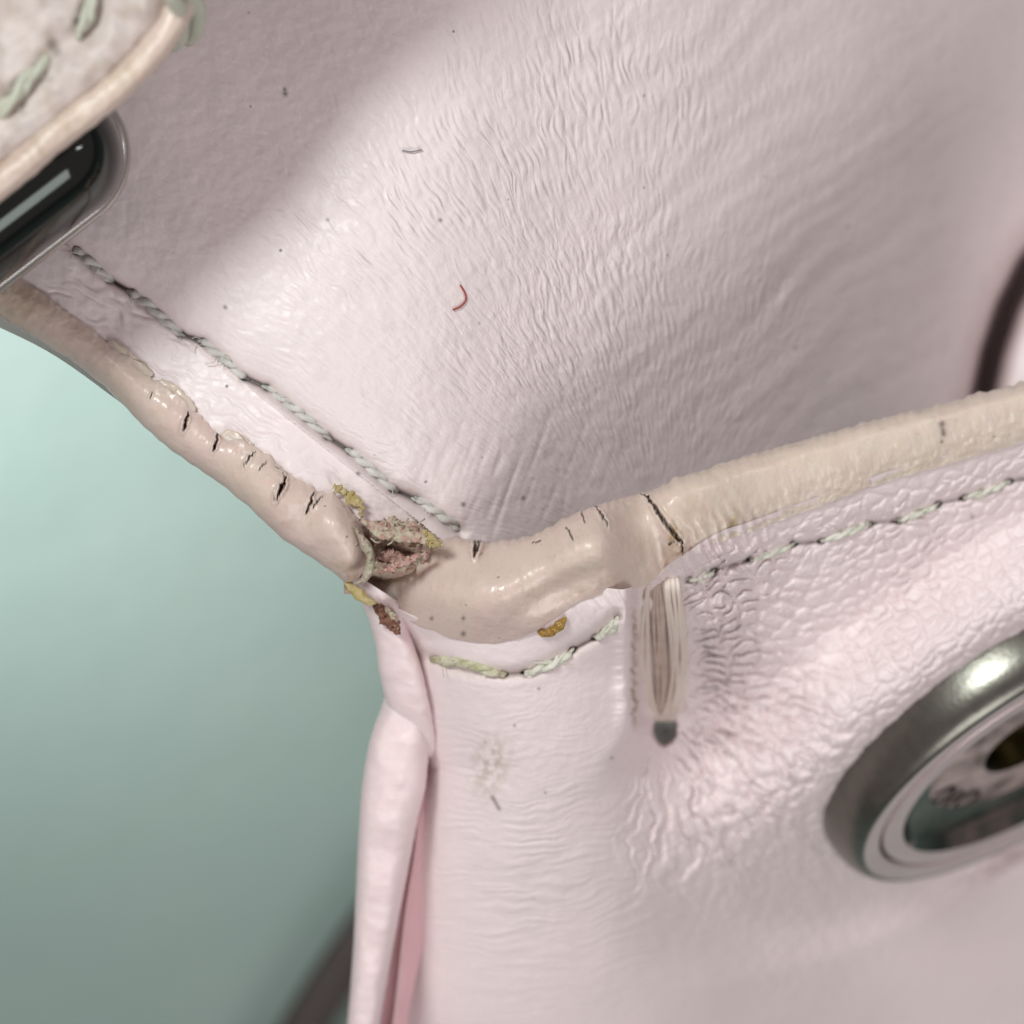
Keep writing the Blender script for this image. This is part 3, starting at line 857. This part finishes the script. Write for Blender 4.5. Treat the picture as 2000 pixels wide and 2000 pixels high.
# ------------------------------------------------------------------ stitches: two plies twisted together
def twisted(a, b, zf, R, arch, sag, plies=2, pitch=62, n=64, wob=0.0, bow=0.0, sink=0.05):
    t = np.linspace(0, 1, n)
    x = a[0] + (b[0] - a[0]) * t
    y = a[1] + (b[1] - a[1]) * t
    L = math.hypot(b[0] - a[0], b[1] - a[1])
    nx, ny = -(b[1] - a[1]) / L, (b[0] - a[0]) / L
    off = bow * np.sin(np.pi * t) + wob * perlin(t * 4 + a[0], t * 0)
    x, y = x + nx * off, y + ny * off
    prof = np.clip(np.sin(np.pi * t), 0, 1) ** 0.45
    z = zf(x, y) + sag + arch * prof - sink * (1 - prof)
    X, Y, Zw = world_xyz(x, y, z)
    path = np.stack([X, Y, Zw], -1)
    T = np.gradient(path, axis=0)
    T /= np.linalg.norm(T, axis=1)[:, None]
    A_ = np.cross(T, (0, 0, 1.0))
    A_ /= np.linalg.norm(A_, axis=1)[:, None]
    B_ = np.cross(A_, T)
    parts = []
    taper = np.clip(np.minimum(t, 1 - t) * 8, 0.55, 1)
    for k in range(plies):
        ph = 2 * np.pi * (t * L / pitch + k / plies)
        h = 0.40 * R * taper * (1 + 0.25 * perlin(t * 6 + 3 * k + a[0], t * 0))
        pth = path + A_ * (h * np.cos(ph))[:, None] + B_ * (h * np.sin(ph))[:, None]
        parts.append(sweep(pth, 0.60 * R * taper * (1 + 0.16 * perlin(t * 9 + 5 * k + a[1], t * 0 + 2)), 10))
    hr = np.random.RandomState(int(abs(a[0]) * 7 + abs(a[1])) % 9999)
    for k in range(7):                          # stray hairs
        i0 = hr.randint(4, n - 5)
        d_ = hr.randn(3) * (1, 1, 0.3)
        d_ = d_ / np.linalg.norm(d_) * (0.03 + 0.04 * hr.rand())
        d_[2] = abs(d_[2])
        e_ = hr.randn(3) * 0.012
        q = np.stack([path[i0], path[i0] + d_ * 0.55 + e_, path[i0] + d_ + e_ * 0.5])
        q[:, 2] += R * 0.55
        parts.append(sweep(smooth_curve(q, 6), 0.0016, 4)[:2])
        parts[-1] = (parts[-1][0], parts[-1][1])
    return join(parts)

def ext(a, b, k):
    L = math.hypot(b[0] - a[0], b[1] - a[1])
    return (a[0] + (b[0] - a[0]) * k / L, a[1] + (b[1] - a[1]) * k / L)
for a, b in STITCH_L:
    v_, f_ = twisted(ext(a, b, -9), ext(b, a, -9), z_inner, 0.027, 0.010, -0.024, 2, 62, wob=3, bow=-4, sink=0.035)
    link_mesh('stitch', v_, f_, M_thread, inner)
for k, (a, b) in enumerate(STITCH_C):
    v_, f_ = twisted(a, b, z_front, 0.030 if k == 0 else 0.024, 0.010, -0.024, 3 if k == 0 else 2, 80, sink=0.035, wob=4, bow=-8 if k == 0 else 8)
    link_mesh('stitch', v_, f_, M_thread_aged if k == 0 else M_thread_green, front)
for a, b in STITCH_R:
    v_, f_ = twisted(a, b, z_front, 0.018, 0.008, -0.016, 2, 62, wob=3, bow=3, sink=0.035)
    link_mesh('stitch', v_, f_, M_thread_green, front)

# ------------------------------------------------------------------ thread wrapped over the edge, with its hole
def strand(pts, R, zoff, seed):
    c = smooth_curve(pts, 60)
    z = z_front(c[:, 0], c[:, 1]) * 0 + c[:, 2]
    X, Y, Zw = world_xyz(c[:, 0], c[:, 1], z)
    path = np.stack([X, Y, Zw], -1)
    parts = []
    t = np.linspace(0, 1, 60)
    for k in range(9):
        ph = 2 * np.pi * k / 9 + 1.3 * t + seed + 0.5 * perlin(t * 3 + k, t * 0 + seed)
        o = np.stack([np.cos(ph) * R * 0.8, 0 * ph, np.sin(ph) * R * 0.42], -1)
        parts.append(sweep(path + o, R * (0.30 + 0.06 * perlin(t * 5 + k * 3.1, t * 0)), 7))
    return join(parts)
def wrap(xs, lift):
    ys = [1085, 1116, 1150, 1230, 1310, 1372, 1406]
    xs = (xs[0], xs[0]) + tuple(xs[1:])
    zz = [float(z_front(np.array(float(1292)), np.array(float(y)))) for y in ys]
    return [(x, y, z + l + lift) for x, y, z, l in zip(xs, ys, zz, [-0.50, -0.16, 0.045, 0.02, 0.005, -0.02, -0.14])]
for k, (pts, R) in enumerate([(wrap((1262, 1254, 1252, 1256, 1264, 1280), 0.0), 0.034), (wrap((1306, 1312, 1322, 1326, 1318, 1300), 0.0), 0.036),
                              (wrap((1286, 1284, 1287, 1292, 1292, 1290), -0.035), 0.030)]):
    v_, f_ = strand(pts, R, 0, k)
    o = link_mesh('thread_wrap', v_, f_, M_thread_brown if k == 2 else M_thread_cream, bag)
t = np.linspace(0, 2 * np.pi, 33)
hz0 = float(z_front(np.array(1297.0), np.array(1424.0)))
q = np.linspace(0, 2 * np.pi, 24, endpoint=False)
disc = [np.stack(world_xyz(1297 + 34 * k * np.cos(q), 1430 + 40 * k * np.sin(q), hz0 - 0.10 - 0.04 * (1 - k) + 0 * q), -1) for k in (0.01, 0.5, 1.0)]
link_mesh('hole_backing', np.stack(disc), grid_faces(3, 24, True, True), M_eyelet, bag)

# ------------------------------------------------------------------ torn corner
n = 150
PX = np.linspace(672, 868, n)[:, None] * np.ones((1, n))
PY = np.linspace(975, 1160, n)[None] * np.ones((n, 1))
f1, f2 = worley(PX / 24 + 0.7 * fbm(PX / 20, PY / 20, 2), PY / 13)
Z = -0.19 + 0.05 * fbm(PX / 30, PY / 30, 3) + 0.03 * sst(0, 0.5, f2 - f1) * (0.6 + perlin(PX / 20, PY / 13)) + 0.004 * fbm(PX / 9, PY / 9, 2)
Z -= 0.16 * gauss(PX, PY, 775, 1078, 40, 16, 0.25) + 0.10 * gauss(PX, PY, 712, 1060, 14, 50, 0.1)
Z += 0.06 * gauss(PX, PY, 760, 1040, 50, 18, 0.4)
Z -= 0.25 * sst(1.0, 1.35, np.hypot((PX - 762) / 74, (PY - 1066) / 54))
core = sheet('torn_core', PX, PY, Z, M_core, bag)
core['label'] = 'frayed brown and green fibres showing through the tear'
rs = np.random.RandomState(3)
parts = []
for k in range(9):
    x, y = 765 + rs.randn() * 38, 1058 + rs.randn() * 24
    a = rs.rand() * 6.28
    L = 10 + rs.rand() * 22
    p = smooth_curve([(x, y, -0.10), (x + L * math.cos(a) * .5, y + L * math.sin(a) * .5, -0.05 + 0.05 * rs.rand()), (x + L * math.cos(a + .5), y + L * math.sin(a + .5), -0.08 + 0.06 * rs.rand())], 8)
    X, Y, Zw = world_xyz(p[:, 0], p[:, 1], p[:, 2])
    parts.append(sweep(np.stack([X, Y, Zw], -1), 0.0022 + 0.002 * rs.rand(), 5))
v_, f_ = join(parts)
fz = link_mesh('frayed_fibres', v_, f_, M_fibre, core)
fz['kind'] = 'stuff'

def blob(name, pts, z, thick, mat, parent, width, seed=0, taper=True, rag=0.0):
    """a lumpy smear along a plan polyline"""
    c = smooth_curve([(x, y) for x, y in pts], 50)
    t = np.linspace(0, 1, 50)
    w = width * (np.sin(np.pi * np.clip(t, 0.02, 0.98)) ** 0.5 if taper else 1) * (1 + 0.35 * perlin(t * 5 + seed, t * 0 + seed))
    T = np.gradient(c, axis=0)
    T /= np.linalg.norm(T, axis=1)[:, None]
    Nn = np.stack([-T[:, 1], T[:, 0]], -1)
    th = np.linspace(0, 2 * np.pi, 20, endpoint=False)
    PX = c[:, :1] + Nn[:, :1] * w[:, None] * np.cos(th)
    PY = c[:, 1:] + Nn[:, 1:] * w[:, None] * np.cos(th)
    zz = z(c[:, 0], c[:, 1]) if callable(z) else np.full(50, z)
    PX, PY = PX + rag * fbm(PX / 9 + seed, PY / 9, 3), PY + rag * fbm(PX / 9, PY / 9 + seed, 3)
    Z = zz[:, None] + thick * np.sin(th)[None] * (w / width)[:, None] + (0.4 + 0.12 * rag) * thick * fbm(PX / 11 + seed, PY / 11, 3)
    X, Y, Zw = world_xyz(PX, PY, Z)
    v = np.stack([X, Y, Zw], -1)
    v = np.concatenate([v[:1].mean(1, keepdims=True).repeat(20, 1), v, v[-1:].mean(1, keepdims=True).repeat(20, 1)], 0)
    return link_mesh(name, v, grid_faces(52, 20, True, True), mat, parent)

z_over = lambda x, y: z_inner(x, y) + 0.035
blob('glue_residue', [(650, 950), (672, 962), (700, 985), (708, 1010)], z_over, 0.008, M_glue, bag, 10, 1, rag=6)
blob('glue_residue', [(830, 1038), (846, 1058), (862, 1066)], -0.03, 0.012, M_glue, bag, 12, 2, rag=6)
blob('glue_residue', [(672, 1136), (690, 1150), (716, 1172), (735, 1178)], -0.22, 0.02, M_glue, bag, 11, 3)
blob('glue_residue', [(1050, 1236), (1072, 1236), (1092, 1222), (1106, 1205)], lambda x, y: z_front(x, y) + 0.02, 0.02, M_glue_dark, bag, 10, 4)
blob('torn_layer', [(700, 1014), (742, 1036), (790, 1046), (832, 1052), (856, 1068)], -0.05, 0.026, M_core, bag, 14, 11, rag=5)
blob('torn_layer', [(738, 1122), (772, 1106), (806, 1092), (838, 1076)], -0.05, 0.02, M_pinkcore, bag, 8, 12, rag=5)
blob('torn_layer', [(735, 1092), (760, 1084), (790, 1088)], -0.14, 0.03, M_pinkcore, bag, 12, 13, rag=5)
blob('peeled_lip', [(692, 1030), (712, 1062), (724, 1092), (712, 1130), (690, 1142)], -0.01, 0.05, M_lip, bag, 10, 6)
blob('bare_leather', [(730, 1180), (752, 1200), (772, 1226), (778, 1240)], -0.30, 0.05, M_brown, bag, 15, 8, rag=3)
blob('bare_leather', [(752, 1184), (768, 1206), (778, 1232)], -0.27, 0.03, M_core, bag, 8, 9, rag=4)
# ------------------------------------------------------------------ snap button
def lathe(profile, seg=128):
    p = np.array(profile, float)
    th = np.linspace(0, 2 * np.pi, seg, endpoint=False)
    V = np.stack([p[:, :1] * np.cos(th), p[:, :1] * np.sin(th), np.broadcast_to(p[:, 1:], (len(p), seg))], -1)
    return V.reshape(-1, 3), grid_faces(len(p), seg, True)

nrm, top_c, HT = SNAP_N, SNAP_TOP, SNAP_H
zaxis = nrm
xaxis = Vector((math.cos(math.radians(30)), math.sin(math.radians(30)), 0))
yaxis = zaxis.cross(xaxis).normalized()
MS = Matrix((xaxis, yaxis, zaxis)).transposed()
def place(v):
    v = np.asarray(v, float).copy()
    v[:, 2] -= HT
    return v @ np.array(MS).T + np.array(top_c)

snap = bpy.data.objects.new('snap_button', None)
COL.objects.link(snap)
snap.parent = bag
snap.location = Vector(tuple(top_c - nrm * HT)) - bag.location
snap['label'] = 'round gunmetal snap button with engraved polished centre'
S = 1.0
def ring_part(name, prof, mat):
    v, f = lathe([(r * S, h * 0.72) for r, h in prof])
    return link_mesh(name, place(v), f, mat, snap)
ring_part('outer_ring', [(1.08, -0.3), (1.08, 0.02), (1.075, 0.12), (1.062, 0.20), (1.04, 0.26), (1.018, 0.295), (1.005, 0.305), (0.995, 0.31), (0.985, 0.308)], M_gun)
ring_part('cap', [(0.985, 0.308), (0.97, 0.305), (0.93, 0.300), (0.905, 0.298), (0.898, 0.290), (0.893, 0.27)], M_cap)
ring_part('engraved_line', [(0.893, 0.27), (0.875, 0.27)], M_line)
ring_part('cap', [(0.875, 0.27), (0.87, 0.290), (0.862, 0.298), (0.82, 0.300), (0.79, 0.298), (0.772, 0.290)], M_cap)
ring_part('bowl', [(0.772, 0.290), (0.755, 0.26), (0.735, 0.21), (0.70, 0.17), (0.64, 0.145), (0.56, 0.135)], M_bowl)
ring_part('bowl_floor', [(0.56, 0.135), (0.52, 0.13), (0.42, 0.13), (0.33, 0.135), (0.29, 0.145), (0.27, 0.14)], M_floor)
ring_part('centre_hole', [(0.27, 0.14), (0.258, 0.125), (0.25, 0.10), (0.24, -0.02), (0.20, -0.10), (0.0, -0.12)], M_hole)
def mark(pts, closed=False):
    p = np.array([(r * S * math.cos(math.radians(a)), r * S * math.sin(math.radians(a)), 0.092) for a, r in pts])
    p = smooth_curve(p, 40)
    v, f = sweep(p, 0.012, 6)
    link_mesh('letter', place(v), f, M_line, snap)
def oval(a0, r0, da, dr):
    mark([(a0 + da * math.cos(q), r0 + dr * math.sin(q)) for q in np.linspace(0, 2 * math.pi, 17)])
oval(188, 0.50, 6.5, 0.06)
mark([(203, 0.43), (204, 0.50), (205, 0.56)])
oval(219, 0.50, 7.5, 0.065)

# ------------------------------------------------------------------ strap tab over the upper left corner
TABZ = 1.25
tab_edge = [(-330, 520), (-150, 430), (0, 322), (60, 270), (120, 222), (200, 158), (270, 88), (312, 30), (345, -30), (430, -130), (600, -290), (740, -460), (800, -640)]
ce = smooth_curve(tab_edge, 220)
dirv = np.array([-0.62, -0.78])
n2 = 130
tt = np.linspace(0, 1, n2)[None, :]
PX = ce[:, :1] + dirv[0] * tt * 620
PY = ce[:, 1:] + dirv[1] * tt * 620
dd = tt * 620
Z = TABZ + 0.03 - 0.05 * np.exp(-dd / 18) + 0.028 * fbm(PX / 110, PY / 110, 2) + 0.006 * fbm(PX / 30, PY / 30, 2)
dirt_gap_dark = 0.6 * pits(PX, PY, [(102, 86, 12), (108, 98, 10), (150, 40, 8)])
dt, _ = seg_dist(PX, PY, [(200, -60), (165, 60), (105, 100), (70, 150), (-20, 250)])
Z -= 0.035 * np.exp(-(dt / 24) ** 2)
stain = 0.55 * np.clip(fbm(PX / 38 + 3, PY / 38, 4) + 0.1, 0, 1)
tab = sheet('strap_tab', PX, PY, Z, M_tab, bag, {'dirt_gap_dark': dirt_gap_dark, 'stain': stain})
tab['label'] = 'grimy pink leather strap tab with faded green stitching'
off_out = np.array([0.62, 0.78])
edge_t = [(x - 6, y - 8) for x, y in tab_edge]
def nrm_off(c, o):
    c = smooth_curve(c, 40)
    T = np.gradient(c, axis=0)
    T /= np.linalg.norm(T, axis=1)[:, None]
    return c + np.stack([-T[:, 1], T[:, 0]], -1) * o
o_top = nrm_off(tab_edge, -8)
o_bot = nrm_off(tab_edge, 58)
band('tab_edge', [tuple(p) for p in o_top], [tuple(p) for p in o_bot], lambda x, y: TABZ - 0.09 + 0 * x, lambda x: 0.10 + 0 * x, M_tabedge, tab, 260, 48,
     cream=lambda x, y: 0.45 + 0 * x, ragged=3, stains=[(-20, 330, 60, 30, -0.7, 0.6), (60, 300, 60, 20, -0.7, 0.5), (250, 140, 50, 20, -0.8, 0.4), (130, 240, 40, 18, -0.7, 0.35)])
for a, b, R in [((196, -50), (152, 84), 0.024), ((104, 100), (-16, 238), 0.028)]:
    v_, f_ = twisted(a, b, lambda x, y: np.full_like(x, TABZ + 0.0), R, 0.03, 0.0, 2, 150, sink=0.06, wob=6)
    link_mesh('stitch', v_, f_, M_tab_thread, tab)
for pts in ([(305, -40, 1.34), (328, -16, 1.36), (352, 24, 1.22), (352, 70, 0.9), (340, 86, 0.6)], [(335, -60, 1.36), (362, -30, 1.34), (386, 10, 1.15), (384, 56, 0.85), (368, 76, 0.5)]):
    c = smooth_curve(pts, 40)
    X, Y, Zw = world_xyz(c[:, 0], c[:, 1], c[:, 2])
    v_, f_ = sweep(np.stack([X, Y, Zw], -1), 0.030, 10)
    link_mesh('edge_stitch', v_, f_, M_tab_thread, tab)

# black metal loop under the tab: a flattened, rounded bar with a round end
def rounded_bar(name, R, zc, hz, mat, parent, pw):
    a0, a1 = np.array([-420, 706.0]), np.array([104.0, 303.0])
    n1, n2 = 120, 72
    L = np.linalg.norm(a1 - a0)
    ax_ = (a1 - a0) / L
    pp = np.array([-ax_[1], ax_[0]])
    ln = np.concatenate([np.linspace(0, L, 60), L + R * np.sin(np.linspace(0.02, np.pi / 2, 60))])
    hw = np.where(ln <= L, R, np.sqrt(np.clip(R**2 - (ln - L) ** 2, 0, None)))
    th = np.linspace(0, 2 * np.pi, n2, endpoint=False)
    lat = np.sign(np.cos(th)) * np.abs(np.cos(th)) ** pw
    PX = a0[0] + ax_[0] * ln[:, None] + pp[0] * hw[:, None] * lat
    PY = a0[1] + ax_[1] * ln[:, None] + pp[1] * hw[:, None] * lat
    Z = zc + hz * (hw / R)[:, None] ** 0.8 * np.sign(np.sin(th)) * np.abs(np.sin(th)) ** pw
    X, Y, Zw = world_xyz(PX, PY, Z)
    return link_mesh(name, np.stack([X, Y, Zw], -1), grid_faces(n1, n2, True), mat, parent)
loop = rounded_bar('metal_loop', 138.0, 0.50, 0.42, M_black, bag, 1.0)
rounded_bar('loop_rim', 152.0, 0.42, 0.10, M_rim, loop, 0.6)
loop['label'] = 'glossy black metal loop under the strap tab'

# ------------------------------------------------------------------ loose things
def fibre(pts, zf, R, mat, label):
    c = smooth_curve(pts, 40)
    z = zf(c[:, 0], c[:, 1]) + 0.006
    X, Y, Zw = world_xyz(c[:, 0], c[:, 1], z)
    v, f = sweep(np.stack([X, Y, Zw], -1), R, 6)
    o = link_mesh('lint_fibre', v, f, mat)
    o['label'] = label
    o['category'] = 'lint'
fibre([(899, 557), (908, 572), (910, 586), (900, 598), (885, 605)], z_inner, 0.0038, M_red, 'curved red lint fibre lying on the pink inner leather')
fibre([(786, 294), (804, 296), (824, 292)], z_inner, 0.003, M_grey, 'straight grey lint fibre lying on the pink inner leather')

# dark strap on the table
p0 = np.array([(x, y) for x, y in [(380, 2330), (520, 2130), (640, 1930), (760, 1760), (900, 1600)]], float)
c = smooth_curve(p0, 60)
T = np.gradient(c, axis=0)
T /= np.linalg.norm(T, axis=1)[:, None]
Nn = np.stack([-T[:, 1], T[:, 0]], -1)
th = np.linspace(0, 2 * np.pi, 32, endpoint=False)
lat = np.sign(np.cos(th)) * np.abs(np.cos(th)) ** 0.5
hgt = np.sign(np.sin(th)) * np.abs(np.sin(th)) ** 0.5
PX = c[:, :1] + Nn[:, :1] * 46 * lat
PY = c[:, 1:] + Nn[:, 1:] * 46 * lat
Z = TABLE_Z + 0.28 + 0.28 * hgt[None] + 0 * PX
X, Y, Zw = world_xyz(PX, PY, Z)
v = np.stack([X, Y, Zw], -1)
v = np.concatenate([v[:1].mean(1, keepdims=True).repeat(32, 1), v, v[-1:].mean(1, keepdims=True).repeat(32, 1)], 0)
o = link_mesh('strap', v, grid_faces(62, 32, True, True), M_strap)
o['label'] = 'dark brown strap lying on the teal table behind the handbag'
o['category'] = 'strap'
